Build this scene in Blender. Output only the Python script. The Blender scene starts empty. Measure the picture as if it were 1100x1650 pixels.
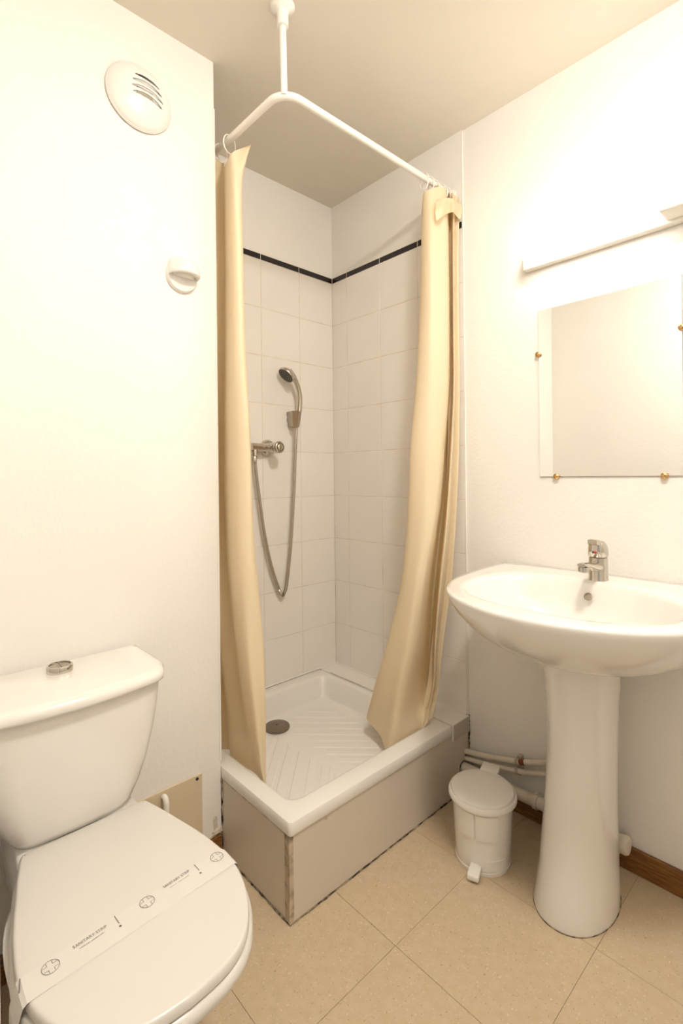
import bpy, bmesh, math, random
from mathutils import Vector, Matrix
random.seed(7)
S = bpy.context.scene
COL = S.collection

# ------------------------------------------------------------------ camera
CAM = Vector((-1.5707, -1.7366, 1.1433)); YAW = 0.75; ROLL = -0.0108; FPX = 796.97; PY = 765.82
FW = Vector((math.sin(YAW), math.cos(YAW), 0)); R0 = Vector((math.cos(YAW), -math.sin(YAW), 0)); U0 = Vector((0, 0, 1))
RR = R0*math.cos(ROLL) + U0*math.sin(ROLL); UU = U0*math.cos(ROLL) - R0*math.sin(ROLL)
cd = bpy.data.cameras.new('camera'); cam = bpy.data.objects.new('camera', cd); COL.objects.link(cam)
cd.sensor_fit = 'HORIZONTAL'; cd.sensor_width = 36.0; cd.lens = FPX/1100*36.0
cd.shift_y = (PY-825)/1100; cd.clip_start = 0.01
cam.matrix_world = Matrix(((RR.x, UU.x, -FW.x, CAM.x), (RR.y, UU.y, -FW.y, CAM.y), (RR.z, UU.z, -FW.z, CAM.z), (0, 0, 0, 1)))
S.camera = cam

# ------------------------------------------------------------------ world, exposure
W = bpy.data.worlds.new('world'); S.world = W; W.use_nodes = True
W.node_tree.nodes['Background'].inputs[0].default_value = (1.0, 0.91, 0.80, 1)
W.node_tree.nodes['Background'].inputs[1].default_value = 0.35      # lit hallway seen through the open doorway behind the camera
S.view_settings.view_transform = 'Standard'; S.view_settings.look = 'None'
S.view_settings.gamma = 1.0; S.view_settings.use_curve_mapping = False
S.view_settings.exposure = 0.62
TUBE_STRENGTH = 6.0
CEIL_STRENGTH = 100.0

def bp(px, py, ax, v):
    """photo pixel -> point on the plane ax = v"""
    d = FW + RR*((px-550)/FPX) - UU*((py-PY)/FPX)
    i = 'XYZ'.index(ax)
    return CAM + d*((v-CAM[i])/d[i])

# ------------------------------------------------------------------ materials
MATS = {}
def mat(name, col, rough=0.5, metal=0.0, var=0.0, vscale=8.0, col2=None, bump=0.0, bscale=60.0, emit=None, estr=0.0, coat=0.0, trans=0.0, tcol=None, spec=None, detail=4.0, ramp=(0.35, 0.65), stretch=None):
    m = bpy.data.materials.new(name); m.use_nodes = True; nt = m.node_tree; b = nt.nodes['Principled BSDF']
    b.inputs['Base Color'].default_value = (*col, 1); b.inputs['Roughness'].default_value = rough; b.inputs['Metallic'].default_value = metal
    if coat: b.inputs['Coat Weight'].default_value = coat; b.inputs['Coat Roughness'].default_value = 0.05
    if spec is not None: b.inputs['Specular IOR Level'].default_value = spec
    tc = nt.nodes.new('ShaderNodeTexCoord'); src = tc.outputs['Object']
    if stretch:
        mp = nt.nodes.new('ShaderNodeMapping'); mp.inputs['Scale'].default_value = stretch
        nt.links.new(src, mp.inputs[0]); src = mp.outputs[0]
    if col2 is None and var: col2 = tuple(c*(1-var) for c in col)
    if col2 is not None:
        n = nt.nodes.new('ShaderNodeTexNoise'); n.inputs['Scale'].default_value = vscale; n.inputs['Detail'].default_value = detail
        r = nt.nodes.new('ShaderNodeValToRGB'); r.color_ramp.elements[0].position = ramp[0]; r.color_ramp.elements[1].position = ramp[1]
        r.color_ramp.elements[0].color = (*col, 1); r.color_ramp.elements[1].color = (*col2, 1)
        nt.links.new(src, n.inputs['Vector']); nt.links.new(n.outputs['Fac'], r.inputs[0]); nt.links.new(r.outputs[0], b.inputs['Base Color'])
    if bump:
        n2 = nt.nodes.new('ShaderNodeTexNoise'); n2.inputs['Scale'].default_value = bscale; n2.inputs['Detail'].default_value = 3.0
        bm_ = nt.nodes.new('ShaderNodeBump'); bm_.inputs['Strength'].default_value = bump; bm_.inputs['Distance'].default_value = 0.002
        nt.links.new(src, n2.inputs['Vector']); nt.links.new(n2.outputs['Fac'], bm_.inputs['Height']); nt.links.new(bm_.outputs[0], b.inputs['Normal'])
    if emit: b.inputs['Emission Color'].default_value = (*emit, 1); b.inputs['Emission Strength'].default_value = estr
    if trans:
        t = nt.nodes.new('ShaderNodeBsdfTranslucent'); t.inputs[0].default_value = (*(tcol or col), 1)
        mx = nt.nodes.new('ShaderNodeMixShader'); mx.inputs[0].default_value = trans
        out = nt.nodes['Material Output']
        nt.links.new(b.outputs[0], mx.inputs[1]); nt.links.new(t.outputs[0], mx.inputs[2]); nt.links.new(mx.outputs[0], out.inputs[0])
    MATS[name] = m; return m

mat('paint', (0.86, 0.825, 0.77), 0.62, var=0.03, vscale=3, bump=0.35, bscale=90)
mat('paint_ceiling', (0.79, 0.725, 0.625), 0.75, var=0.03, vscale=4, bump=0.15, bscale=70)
mat('wall_tile', (0.87, 0.825, 0.76), 0.22, var=0.02, vscale=5)
mat('grout', (0.80, 0.74, 0.655), 0.85, col2=(0.66, 0.57, 0.455), vscale=14)
mat('border_black', (0.014, 0.009, 0.011), 0.25)
mat('floor_tile', (0.60, 0.48, 0.325), 0.42, col2=(0.52, 0.395, 0.245), vscale=40, detail=9, ramp=(0.30, 0.90), bump=0.05, bscale=40)
mat('floor_seam', (0.36, 0.265, 0.16), 0.8, var=0.2)
mat('wood', (0.26, 0.115, 0.024), 0.35, col2=(0.15, 0.055, 0.012), vscale=14, stretch=(6, 1.2, 14), ramp=(0.4, 0.6))
mat('ceramic', (0.82, 0.785, 0.73), 0.12, coat=0.5)
mat('ceramic_tray', (0.82, 0.785, 0.73), 0.22, coat=0.3)
mat('plastic_white', (0.82, 0.79, 0.74), 0.30)
mat('seat_plastic', (0.70, 0.665, 0.61), 0.28)
mat('bin_plastic', (0.82, 0.785, 0.73), 0.25, coat=0.2)
mat('apron', (0.68, 0.60, 0.50), 0.35, var=0.04, vscale=4)
mat('mould', (0.42, 0.33, 0.23), 0.8, col2=(0.035, 0.025, 0.018), vscale=45, ramp=(0.38, 0.6))
mat('mould_light', (0.55, 0.45, 0.33), 0.7, col2=(0.10, 0.07, 0.045), vscale=30, ramp=(0.45, 0.75))
mat('sealant', (0.66, 0.57, 0.46), 0.6, col2=(0.22, 0.15, 0.09), vscale=40, ramp=(0.5, 0.7))
mat('chrome', (0.62, 0.58, 0.52), 0.10, metal=1.0)
mat('chrome_dull', (0.42, 0.37, 0.31), 0.28, metal=1.0)
mat('hose_metal', (0.58, 0.53, 0.47), 0.28, metal=1.0, var=0.1, vscale=30)
mat('dark_rubber', (0.04, 0.038, 0.03), 0.5)
mat('drain_metal', (0.26, 0.21, 0.16), 0.35, metal=0.85, var=0.1)
mat('brass', (0.62, 0.40, 0.17), 0.22, metal=1.0)
mat('mirror_glass', (0.93, 0.93, 0.92), 0.0, metal=1.0)
mat('glass_edge', (0.25, 0.23, 0.18), 0.3)
mat('curtain', (0.87, 0.755, 0.535), 0.5, trans=0.24, tcol=(0.94, 0.67, 0.32), bump=0.06, bscale=25)
mat('rail_white', (0.86, 0.81, 0.74), 0.25)
mat('lamp_body', (0.84, 0.79, 0.71), 0.4)
mat('diffuser', (0.95, 0.92, 0.85), 0.4, emit=(1.0, 0.962, 0.90), estr=TUBE_STRENGTH)
mat('ceiling_diffuser', (0.95, 0.92, 0.85), 0.4, emit=(1.0, 0.958, 0.895), estr=CEIL_STRENGTH)
mat('access_panel', (0.66, 0.55, 0.38), 0.55, var=0.06, vscale=5)
mat('black', (0.012, 0.010, 0.010), 0.5)
mat('pipe_paint', (0.74, 0.67, 0.57), 0.45, col2=(0.60, 0.50, 0.38), vscale=25, ramp=(0.5, 0.8))
mat('pipe_red', (0.20, 0.05, 0.02), 0.5)
mat('clip_grey', (0.50, 0.45, 0.36), 0.4)
mat('paper', (0.72, 0.685, 0.63), 0.55)
mat('ink', (0.16, 0.14, 0.13), 0.7)
mat('plaster', (0.74, 0.66, 0.55), 0.9, var=0.25, vscale=60, bump=0.6)
mat('red_dot', (0.75, 0.03, 0.015), 0.35)
mat('blue_dot', (0.02, 0.03, 0.10), 0.35)

def flecks(m):
    # sparse darker and paler chips in the vinyl, on top of its mottling
    nt = m.node_tree; b = nt.nodes['Principled BSDF']; link = b.inputs['Base Color'].links[0]; prev = link.from_socket
    tc = nt.nodes.new('ShaderNodeTexCoord')
    for seed, scale, col, lo, hi in ((0.0, 150.0, (0.36, 0.25, 0.14), 0.66, 0.71), (37.0, 170.0, (0.72, 0.62, 0.47), 0.65, 0.70)):
        mp = nt.nodes.new('ShaderNodeMapping'); mp.inputs['Location'].default_value = (seed, seed*0.7, 0)
        n = nt.nodes.new('ShaderNodeTexNoise'); n.inputs['Scale'].default_value = scale; n.inputs['Detail'].default_value = 2.0
        r = nt.nodes.new('ShaderNodeMapRange'); r.inputs['From Min'].default_value = lo; r.inputs['From Max'].default_value = hi; r.inputs['To Max'].default_value = 0.75
        mx = nt.nodes.new('ShaderNodeMix'); mx.data_type = 'RGBA'; mx.inputs['B'].default_value = (*col, 1)
        nt.links.new(tc.outputs['Object'], mp.inputs[0]); nt.links.new(mp.outputs[0], n.inputs['Vector']); nt.links.new(n.outputs['Fac'], r.inputs['Value'])
        nt.links.new(r.outputs[0], mx.inputs['Factor']); nt.links.new(prev, mx.inputs['A']); prev = mx.outputs['Result']
    nt.links.new(prev, b.inputs['Base Color'])
flecks(MATS['floor_tile'])

# ------------------------------------------------------------------ helpers
def tag(o, label=None, cat=None, group=None, kind=None):
    if label: o['label'] = label
    if cat: o['category'] = cat
    if group: o['group'] = group
    if kind: o['kind'] = kind
    return o
ORG = {}
def thing(name, loc, label, cat, group=None):
    o = bpy.data.objects.new(name, None); COL.objects.link(o); o.location = loc; o.empty_display_size = 0.05
    ORG[o] = Vector(loc); return tag(o, label, cat, group)
def put(name, me, m, parent=None, org=None, smooth=False):
    """link a mesh whose vertices are in world coordinates; its origin goes to org"""
    o = bpy.data.objects.new(name, me); COL.objects.link(o)
    if parent is not None:
        po = ORG[parent]; w = Vector(org) if org is not None else po
        o.parent = parent; o.location = w-po
    else:
        w = Vector(org) if org is not None else Vector((0, 0, 0)); o.location = w
    me.transform(Matrix.Translation(-w)); ORG[o] = w
    if m: me.materials.append(MATS[m])
    if smooth:
        me.shade_smooth()
        try: me.set_sharp_from_angle(angle=math.radians(smooth if smooth is not True else 50))
        except Exception: pass
    return o
def mesh(verts, faces):
    me = bpy.data.meshes.new('m'); me.from_pydata([tuple(v) for v in verts], [], faces); me.validate()
    bm = bmesh.new(); bm.from_mesh(me); bmesh.ops.recalc_face_normals(bm, faces=bm.faces); bm.to_mesh(me); bm.free(); return me
def join(*ms):
    bm = bmesh.new()
    for m_ in ms: bm.from_mesh(m_)
    me = bpy.data.meshes.new('m'); bm.to_mesh(me); bm.free(); return me
def box(a, b, bev=0.0, seg=2):
    bm = bmesh.new(); bmesh.ops.create_cube(bm, size=1)
    a, b = Vector(a), Vector(b); c = (a+b)/2; d = b-a
    for v in bm.verts: v.co = Vector((c.x+v.co.x*d.x, c.y+v.co.y*d.y, c.z+v.co.z*d.z))
    if bev: bmesh.ops.bevel(bm, geom=bm.edges[:], offset=bev, segments=seg, profile=0.5, affect='EDGES')
    bmesh.ops.recalc_face_normals(bm, faces=bm.faces)
    me = bpy.data.meshes.new('m'); bm.to_mesh(me); bm.free(); return me
def loft(rings, cap0=True, cap1=True, closed=True):
    n = len(rings[0]); V = [Vector(p) for r in rings for p in r]; F = []
    for i in range(len(rings)-1):
        for j in range(n if closed else n-1):
            k = (j+1) % n; F.append((i*n+j, i*n+k, (i+1)*n+k, (i+1)*n+j))
    if cap0: F.append(tuple(reversed(range(n))))
    if cap1: F.append(tuple((len(rings)-1)*n+j for j in range(n)))
    return mesh(V, F)
def spline(P, sub=8):
    P = [Vector(p) for p in P]; out = []
    for i in range(len(P)-1):
        p0 = P[max(i-1, 0)]; p1 = P[i]; p2 = P[i+1]; p3 = P[min(i+2, len(P)-1)]
        for s in range(sub):
            t = s/sub
            out.append(0.5*((2*p1)+(p2-p0)*t+(2*p0-5*p1+4*p2-p3)*t*t+(3*p1-p0-3*p2+p3)*t**3))
    out.append(P[-1]); return out
def tube(P, r, n=14, closed=False):
    P = [Vector(p) for p in P]; rs = r if isinstance(r, (list, tuple)) else [r]*len(P)
    up = None; rings = []
    m_ = len(P)
    for i in range(m_):
        if closed: t = (P[(i+1) % m_]-P[i-1]).normalized()
        else: t = (P[min(i+1, m_-1)]-P[max(i-1, 0)]).normalized()
        if up is None: up = t.orthogonal().normalized()
        up = (up-t*up.dot(t)).normalized(); s = t.cross(up)
        rings.append([P[i]+(up*math.cos(a)+s*math.sin(a))*rs[i] for a in [2*math.pi*k/n for k in range(n)]])
    if closed: return loft(rings+[rings[0]], False, False)
    return loft(rings)
def lathe(prof, c, axis=(0, 0, 1), n=32, cap0=True, cap1=True, sx=1.0, sy=1.0):
    """prof: (radius, height along axis)"""
    ax = Vector(axis).normalized()
    u = ax.orthogonal().normalized() if abs(ax.z) < 0.999 else Vector((1, 0, 0)); w = ax.cross(u); c = Vector(c)
    return loft([[c+ax*h+(u*math.cos(a)*sx+w*math.sin(a)*sy)*max(r, 1e-5) for a in [2*math.pi*k/n for k in range(n)]] for r, h in prof], cap0, cap1)
def sell(cx, cy, ax, ay, n, z, N=48, p2=None):
    out = []
    for k in range(N):
        t = 2*math.pi*k/N; c, s = math.cos(t), math.sin(t)
        out.append(Vector((cx+ax*math.copysign(abs(c)**(2/n), c), cy+ay*math.copysign(abs(s)**(2/n), s), z)))
    return out
def text_mesh(body, size, loc, align='CENTER'):
    cu = bpy.data.curves.new('t', 'FONT'); cu.body = body; cu.size = size; cu.align_x = align; cu.align_y = 'CENTER'; cu.resolution_u = 3
    o = bpy.data.objects.new('t', cu); COL.objects.link(o)
    bpy.context.view_layer.update()
    me = bpy.data.meshes.new_from_object(o.evaluated_get(bpy.context.evaluated_depsgraph_get()))
    bpy.data.objects.remove(o); bpy.data.curves.remove(cu)
    me.materials.clear(); me.transform(Matrix.Translation(Vector(loc))); return me

# ------------------------------------------------------------------ dimensions
H = 2.4015; AW = -0.381; CX = -0.822; LX = -1.5; RY = -2.15

# ------------------------------------------------------------------ room shell
def struct(name, me, m, label, cat, org=None, smooth=False):
    o = put(name, me, m, None, org, smooth); tag(o, label, cat, kind='structure'); return o
floor = struct('floor', box((-1.66, RY, -0.06), (0, 0, -0.0015)), 'floor_seam', 'beige speckled vinyl tile floor of the small bathroom', 'floor', (-0.7, -1.2, 0))
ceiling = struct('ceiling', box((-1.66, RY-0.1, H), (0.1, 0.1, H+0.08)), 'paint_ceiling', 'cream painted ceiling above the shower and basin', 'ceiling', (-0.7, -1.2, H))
wall_right = struct('wall_right', box((0, RY-0.1, -0.06), (0.1, 0.1, H)), 'paint', 'right wall carrying the basin, mirror and strip lamp', 'wall', (0, -1.2, 0))
wall_back = struct('wall_back', box((CX-0.02, 0, -0.06), (0, 0.1, H)), 'paint', 'white tiled back wall of the shower with shower fittings', 'wall', (-0.4, 0, 0))
wall_left = struct('wall_left', box((-1.66, AW, -0.06), (CX, 0.1, H)), 'paint', 'white painted wall behind the toilet, ending at the shower', 'wall', (-1.2, AW, 0))
DY0, DY1, DZ = -1.230, -2.06, 2.04
wall_entrance = struct('wall_entrance', join(box((-1.57, DY0, -0.06), (LX, AW, H)), box((-1.57, DY1, DZ), (LX, DY0, H)), box((-1.57, RY, -0.06), (LX, DY1, H))), 'paint', 'painted entrance wall with the open doorway beside the toilet', 'wall', (LX, -1.2, 0))
wall_rear = struct('wall_rear', box((-1.66, RY-0.1, -0.06), (0, RY, H)), 'paint', 'painted rear wall opposite the shower', 'wall', (-0.7, RY, 0))

# floor tiles, one object each, shared mesh per size
def grid(lo, hi, start, pitch):
    xs = [lo]; k = math.ceil((lo-start)/pitch+1e-6)
    while start+k*pitch < hi-1e-4: xs.append(start+k*pitch); k += 1
    return xs+[hi]
TM = {}
def piece(name, parent, c, size, thick_axis, m, bev=0.0012, jig=0.0):
    key = (round(size[0], 4), round(size[1], 4), round(size[2], 4), m)
    if key not in TM:
        h = Vector(size)/2; me = box(-h, h)
        bm = bmesh.new(); bm.from_mesh(me); bmesh.ops.bevel(bm, geom=bm.edges[:], offset=bev, segments=1, affect='EDGES'); bm.to_mesh(me); bm.free()
        me.materials.append(MATS[m]); TM[key] = me
    o = bpy.data.objects.new(name, TM[key]); COL.objects.link(o); o.parent = parent
    o.location = Vector(c)-ORG[parent]; ORG[o] = Vector(c); return o
gx = grid(-1.575, -0.001, -0.323, 0.3425); gy = grid(RY+0.001, -0.382, -0.939, 0.337)
for i in range(len(gx)-1):
    for j in range(len(gy)-1):
        a, b, c, d = gx[i], gx[i+1], gy[j], gy[j+1]
        a2 = max(a, -1.499) if not (c >= DY1 and d <= DY0) else a
        if b-a2 < 0.01: continue
        piece('floor_tile', floor, ((a2+b)/2, (c+d)/2, -0.001), (b-a2-0.0010, d-c-0.0010, 0.002), 2, 'floor_tile', bev=0.0004)
# wall tiles
zs = [0.262, 0.452]+[0.452+0.199*k for k in range(1, 9)]
STR0 = zs[-1]; STR1 = STR0+0.026
zs2 = [STR1, STR1+0.2, H]
G = 0.0018
def tiling(parent, cuts, along, plane_sign):
    # cuts: positions along the wall, descending from the corner
    for i in range(len(cuts)-1):
        hi, lo = cuts[i], cuts[i+1]; w = hi-lo-G; c = (hi+lo)/2
        rows = [(zs[k], zs[k+1], 'wall_tile', 'tile') for k in range(len(zs)-1)]+[(STR0, STR1, 'border_black', 'border_tile')]
        for z0, z1, m, nm in rows:
            if along == 'X': piece(nm, parent, (c, -0.0035, (z0+z1)/2), (w, 0.007, z1-z0-G), 1, m)
            else: piece(nm, parent, (-0.0035, c, (z0+z1)/2), (0.007, w, z1-z0-G), 0, m)
tiling(wall_back, [-0.007, -0.204, -0.406, -0.608, -0.8205], 'X', 1)
tiling(wall_right, [-0.007, -0.105, -0.309, -0.513, -0.719], 'Y', 1)
put('grout', box((-0.8205, -0.0063, 0.262), (-0.0063, 0, STR1)), 'grout', wall_back)
put('grout', box((-0.0063, -0.719, 0.262), (0, -0.0063, STR1)), 'grout', wall_right)
put('plaster_band', box((-0.8205, -0.0068, STR1), (-0.0068, 0, H)), 'paint', wall_back)
put('plaster_band', box((-0.0068, -0.7190, STR1), (0, 0, H)), 'paint', wall_right)
put('sealant_bead', tube([(-0.81, -0.008, 0.262), (-0.008, -0.008, 0.262)], 0.003, 8), 'wall_tile', wall_back)
put('sealant_bead', tube([(-0.008, -0.008, 0.262), (-0.008, -0.715, 0.262)], 0.003, 8), 'wall_tile', wall_right)
struct('trim_1', box((-0.0075, -0.7235, 0.264), (0, -0.7195, H-0.001), 0.0012, 1), 'rail_white', 'white bead closing the edge of the shower tiles', 'trim', (0, -0.7215, 0.264))
struct('trim_2', box((CX-0.004, AW-0.0025, 0.28), (CX+0.0025, AW+0.012, 2.26), 0.001, 1), 'paint', 'painted corner bead on the wall edge beside the shower', 'trim', (CX, AW, 0.28))
# baseboards
struct('baseboard_right', box((-0.012, RY, 0), (0, -0.7225, 0.07), 0.002, 1), 'wood', 'brown wooden baseboard along the right wall behind the basin', 'baseboard', (0, -1.3, 0))
struct('baseboard_left', box((LX, AW-0.012, 0), (CX-0.004, AW, 0.065), 0.002, 1), 'wood', 'brown wooden baseboard below the wall behind the toilet', 'baseboard', (-1.2, AW, 0))
struct('baseboard_entrance', box((LX, DY0, 0), (LX+0.012, AW-0.012, 0.065), 0.002, 1), 'wood', 'brown wooden baseboard beside the doorway', 'baseboard', (LX, -0.9, 0))
# plaster crumbs at the foot of the wall corner
random.seed(3)
def lump(c, r, sx, sy, sz, seed):
    rnd = random.Random(seed); bm = bmesh.new(); bmesh.ops.create_icosphere(bm, subdivisions=2, radius=r)
    for v in bm.verts:
        k = 1+rnd.uniform(-0.28, 0.28); v.co = Vector((v.co.x*sx*k, v.co.y*sy*k, v.co.z*sz*k))+Vector(c)
    me = bpy.data.meshes.new('m'); bm.to_mesh(me); bm.free(); return me
put('plaster_crumb', join(lump((-0.838, AW-0.001, 0.075), 0.012, 1.5, 0.5, 0.8, 1), lump((-0.843, AW, 0.10), 0.010, 0.8, 0.5, 2.2, 2), lump((-0.829, AW-0.002, 0.078), 0.008, 1, 0.7, 1, 3), lump((-0.857, AW-0.001, 0.067), 0.009, 1.6, 0.5, 0.6, 5)), 'plaster', wall_left)

# ------------------------------------------------------------------ shower tray
TX0, TX1, TY0, TY1, TZ = -0.8205, -0.106, -0.726, -0.0075, 0.262
tray = thing('shower_tray', (-0.46, -0.36, 0), 'raised white shower tray boxed in with cream apron panels', 'shower tray')
def rrect(x0, x1, y0, y1, r, z, seg=6):
    out = []
    for cx, cy, a0 in ((x1-r, y1-r, 0), (x0+r, y1-r, 90), (x0+r, y0+r, 180), (x1-r, y0+r, 270)):
        for k in range(seg+1):
            a = math.radians(a0+90*k/seg); out.append(Vector((cx+r*math.cos(a), cy+r*math.sin(a), z)))
    return out
def tr(d, z, r): return rrect(TX0+d, TX1-d, TY0+d, TY1-d, r, z)
IX0, IX1, IY0, IY1 = -0.766, -0.138, -0.660, -0.075
def ti(d, z, r): return rrect(IX0+d, IX1-d, IY0+d, IY1-d, r, z)
rings = [tr(0.012, 0.15, 0.006), tr(0.012, 0.222, 0.006), tr(0.0015, 0.226, 0.008), tr(0, 0.230, 0.010), tr(0, 0.252, 0.012), tr(0.003, 0.259, 0.012), tr(0.009, TZ, 0.014),
         ti(-0.010, TZ, 0.042), ti(-0.002, TZ-0.002, 0.04), ti(0.004, TZ-0.009, 0.038), ti(0.014, 0.195, 0.045), ti(0.022, 0.180, 0.045), ti(0.036, 0.174, 0.04), ti(0.06, 0.172, 0.04)]
put('tray_body', loft(rings, False, True), 'ceramic_tray', tray, smooth=35)
# chevron anti-slip ribs pointing at the drain
AX = -0.462
k = 0
ribs = []
for side in (-1, 1):
    for i in range(11):
        y_ap = -0.20-0.062*i+0.30
        L = 0.33
        # rib runs from the apex line outwards and towards the front
        pts = []
        x0 = AX+side*0.028; y0 = y_ap-0.028
        for (t) in (0, L): pts.append(Vector((x0+side*t*0.7071, y0-t*0.7071, 0)))
        # clip to the tray floor
        a, b = pts
        lo, hi = 0.0, 1.0
        def inside(p): return IX0+0.055 < p.x < IX1-0.055 and IY0+0.055 < p.y < IY1-0.06 and (p-Vector((-0.462, -0.167, 0))).length > 0.062
        ts = [q/60 for q in range(61) if inside(a.lerp(b, q/60))]
        if len(ts) < 8: continue
        a2, b2 = a.lerp(b, ts[0]), a.lerp(b, ts[-1])
        d = (b2-a2).normalized(); n = Vector((-d.y, d.x, 0))
        w = 0.016; V = []
        for (q, zz) in ((w, 0.1719), (w-0.004, 0.1738), (-w+0.004, 0.1738), (-w, 0.1719)):
            V += [a2+n*q+Vector((0, 0, zz)), b2+n*q+Vector((0, 0, zz))]
        F = [(0, 1, 3, 2), (2, 3, 5, 4), (4, 5, 7, 6), (0, 2, 4, 6), (1, 3, 5, 7)]
        put('anti_slip_rib', mesh(V, F), 'ceramic_tray', tray)
# apron panels
ao = [(CX+0.012, 0.004), (-0.062, 0.004), (-0.062, 0.085), (-0.058, 0.096), (-0.050, 0.104), (-0.036, 0.108), (-0.024, 0.116), (-0.016, 0.130), (-0.0035, 0.137), (-0.0035, 0.224), (CX+0.012, 0.224)]
put('apron_panel', loft([[Vector((x, -0.7205, z)) for x, z in ao], [Vector((x, -0.7125, z)) for x, z in ao]]), 'apron', tray)
put('apron_cutout_grime', tube([(x, -0.7205, z) for x, z in ao[1:9]], 0.0022, 6), 'mould', tray)
put('apron_panel', box((-0.8185, -0.7195, 0.004), (-0.8125, AW-0.0005, 0.224), 0.001, 1), 'apron', tray)
put('corner_trim', join(box((-0.8195, -0.7215, 0.002), (-0.8065, -0.7195, 0.224), 0.0006, 1), box((-0.8197, -0.7215, 0.002), (-0.8183, -0.700, 0.224), 0.0006, 1)), 'mould_light', tray)
# blackened joints, wobbly beads
def bead(a, b, r, seed, n=40, lift=(0, 0, 0)):
    rnd = random.Random(seed); a, b = Vector(a), Vector(b)
    P = [a.lerp(b, i/n)+Vector((rnd.uniform(-1, 1), rnd.uniform(-1, 1), rnd.uniform(-1, 1)))*r*0.3 for i in range(n+1)]
    return tube(P, [r*rnd.uniform(0.55, 1.25) for _ in P], 6)
put('mould_joint', bead((-0.819, -0.7215, 0.002), (-0.02, -0.7215, 0.002), 0.0028, 1), 'mould', tray)
put('mould_joint', bead((-0.8195, -0.720, 0.002), (-0.8195, AW-0.004, 0.002), 0.0024, 2), 'mould', tray)
put('mould_joint', bead((-0.8195, -0.7205, 0.004), (-0.8195, -0.7205, 0.222), 0.0024, 3), 'mould_light', tray)
put('mould_joint', bead((-0.818, -0.7205, 0.2255), (-0.110, -0.7205, 0.2255), 0.0017, 4), 'mould', tray)
put('mould_joint', bead((-0.8185, -0.719, 0.2255), (-0.8185, AW-0.004, 0.2255), 0.0015, 5), 'mould_light', tray)
put('mould_joint', bead((-0.8195, AW-0.003, 0.01), (-0.8195, AW-0.003, 0.225), 0.0032, 6), 'mould', tray)
put('mould_joint', bead((-0.0015, -0.7225, 0.14), (-0.0015, -0.7235, 0.262), 0.0030, 7, 20), 'mould', tray)
put('mould_stain', lump((-0.694, -0.7206, 0.214), 0.005, 1.3, 0.25, 0.9, 9), 'mould_light', tray)
# drain
dr = put('drain_cover', lathe([(0.047, 0.1722), (0.049, 0.178), (0.048, 0.182), (0.044, 0.1845), (0.020, 0.186), (0.0, 0.1862)], (-0.462, -0.167, 0), n=40), 'drain_metal', tray, smooth=40)
put('drain_screw', lathe([(0.0035, 0.186), (0.0035, 0.1868), (0.0, 0.187)], (-0.462, -0.167, 0), n=12), 'black', dr)
# tiled ledge between tray and right wall
struct('trim_3', join(box((-0.1045, -0.7245, 0.20), (-0.0005, -0.0075, 0.2605), 0.002, 1)), 'wall_tile', 'narrow white tiled ledge between the shower tray and right wall', 'trim', (-0.05, -0.36, 0.2))
put('mould_joint', bead((-0.1052, -0.08, 0.2622), (-0.1052, -0.60, 0.2622), 0.0010, 11), 'sealant', tray)
put('ledge_end_plate', box((-0.1035, -0.7275, 0.203), (-0.004, -0.7247, 0.258), 0.0008, 1), 'drain_metal', tray)
bpy.data.objects['ledge_end_plate'].data.materials[0] = MATS['clip_grey']

# ------------------------------------------------------------------ curtain rail
rail = thing('curtain_rail', (-0.78, -0.675, 2.17), 'white bent curtain rail hung from the ceiling by one post', 'curtain rail')
RZ = 2.172; rb = 0.06
pts = [Vector((-0.78, -0.0072, RZ+0.012)), Vector((-0.78, -0.30, RZ+0.006)), Vector((-0.78, -0.676+rb, RZ))]
for k_ in range(1, 8):
    a = math.radians(180+90*k_/8); pts.append(Vector((-0.78+rb+rb*math.cos(a), -0.676+rb+rb*math.sin(a), RZ)))
pts += [Vector((-0.78+rb, -0.676, RZ)), Vector((-0.4, -0.677, RZ+0.004)), Vector((-0.0072, -0.678, RZ+0.008))]
put('rail_tube', tube(pts, 0.0105, 16), 'rail_white', rail, smooth=60)
put('ceiling_post', tube([(-0.766, -0.662, RZ-0.002), (-0.772, -0.667, H-0.03)], 0.0092, 16), 'rail_white', rail, smooth=60)
put('ceiling_flange', lathe([(0.013, -0.055), (0.0155, -0.053), (0.0155, -0.018), (0.018, -0.014), (0.030, -0.008), (0.033, -0.004), (0.033, 0)], (-0.772, -0.667, H), n=28), 'rail_white', rail, smooth=40)
put('wall_flange', lathe([(0.0115, -0.012), (0.018, -0.008), (0.019, -0.002), (0.019, 0)], (-0.0073, -0.678, RZ+0.008), axis=(1, 0, 0), n=24), 'rail_white', rail, smooth=40)
put('wall_flange', lathe([(0.0115, -0.012), (0.018, -0.008), (0.019, -0.002), (0.019, 0)], (-0.78, -0.0073, RZ+0.012), axis=(0, 1, 0), n=24), 'rail_white', rail, smooth=40)

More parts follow.
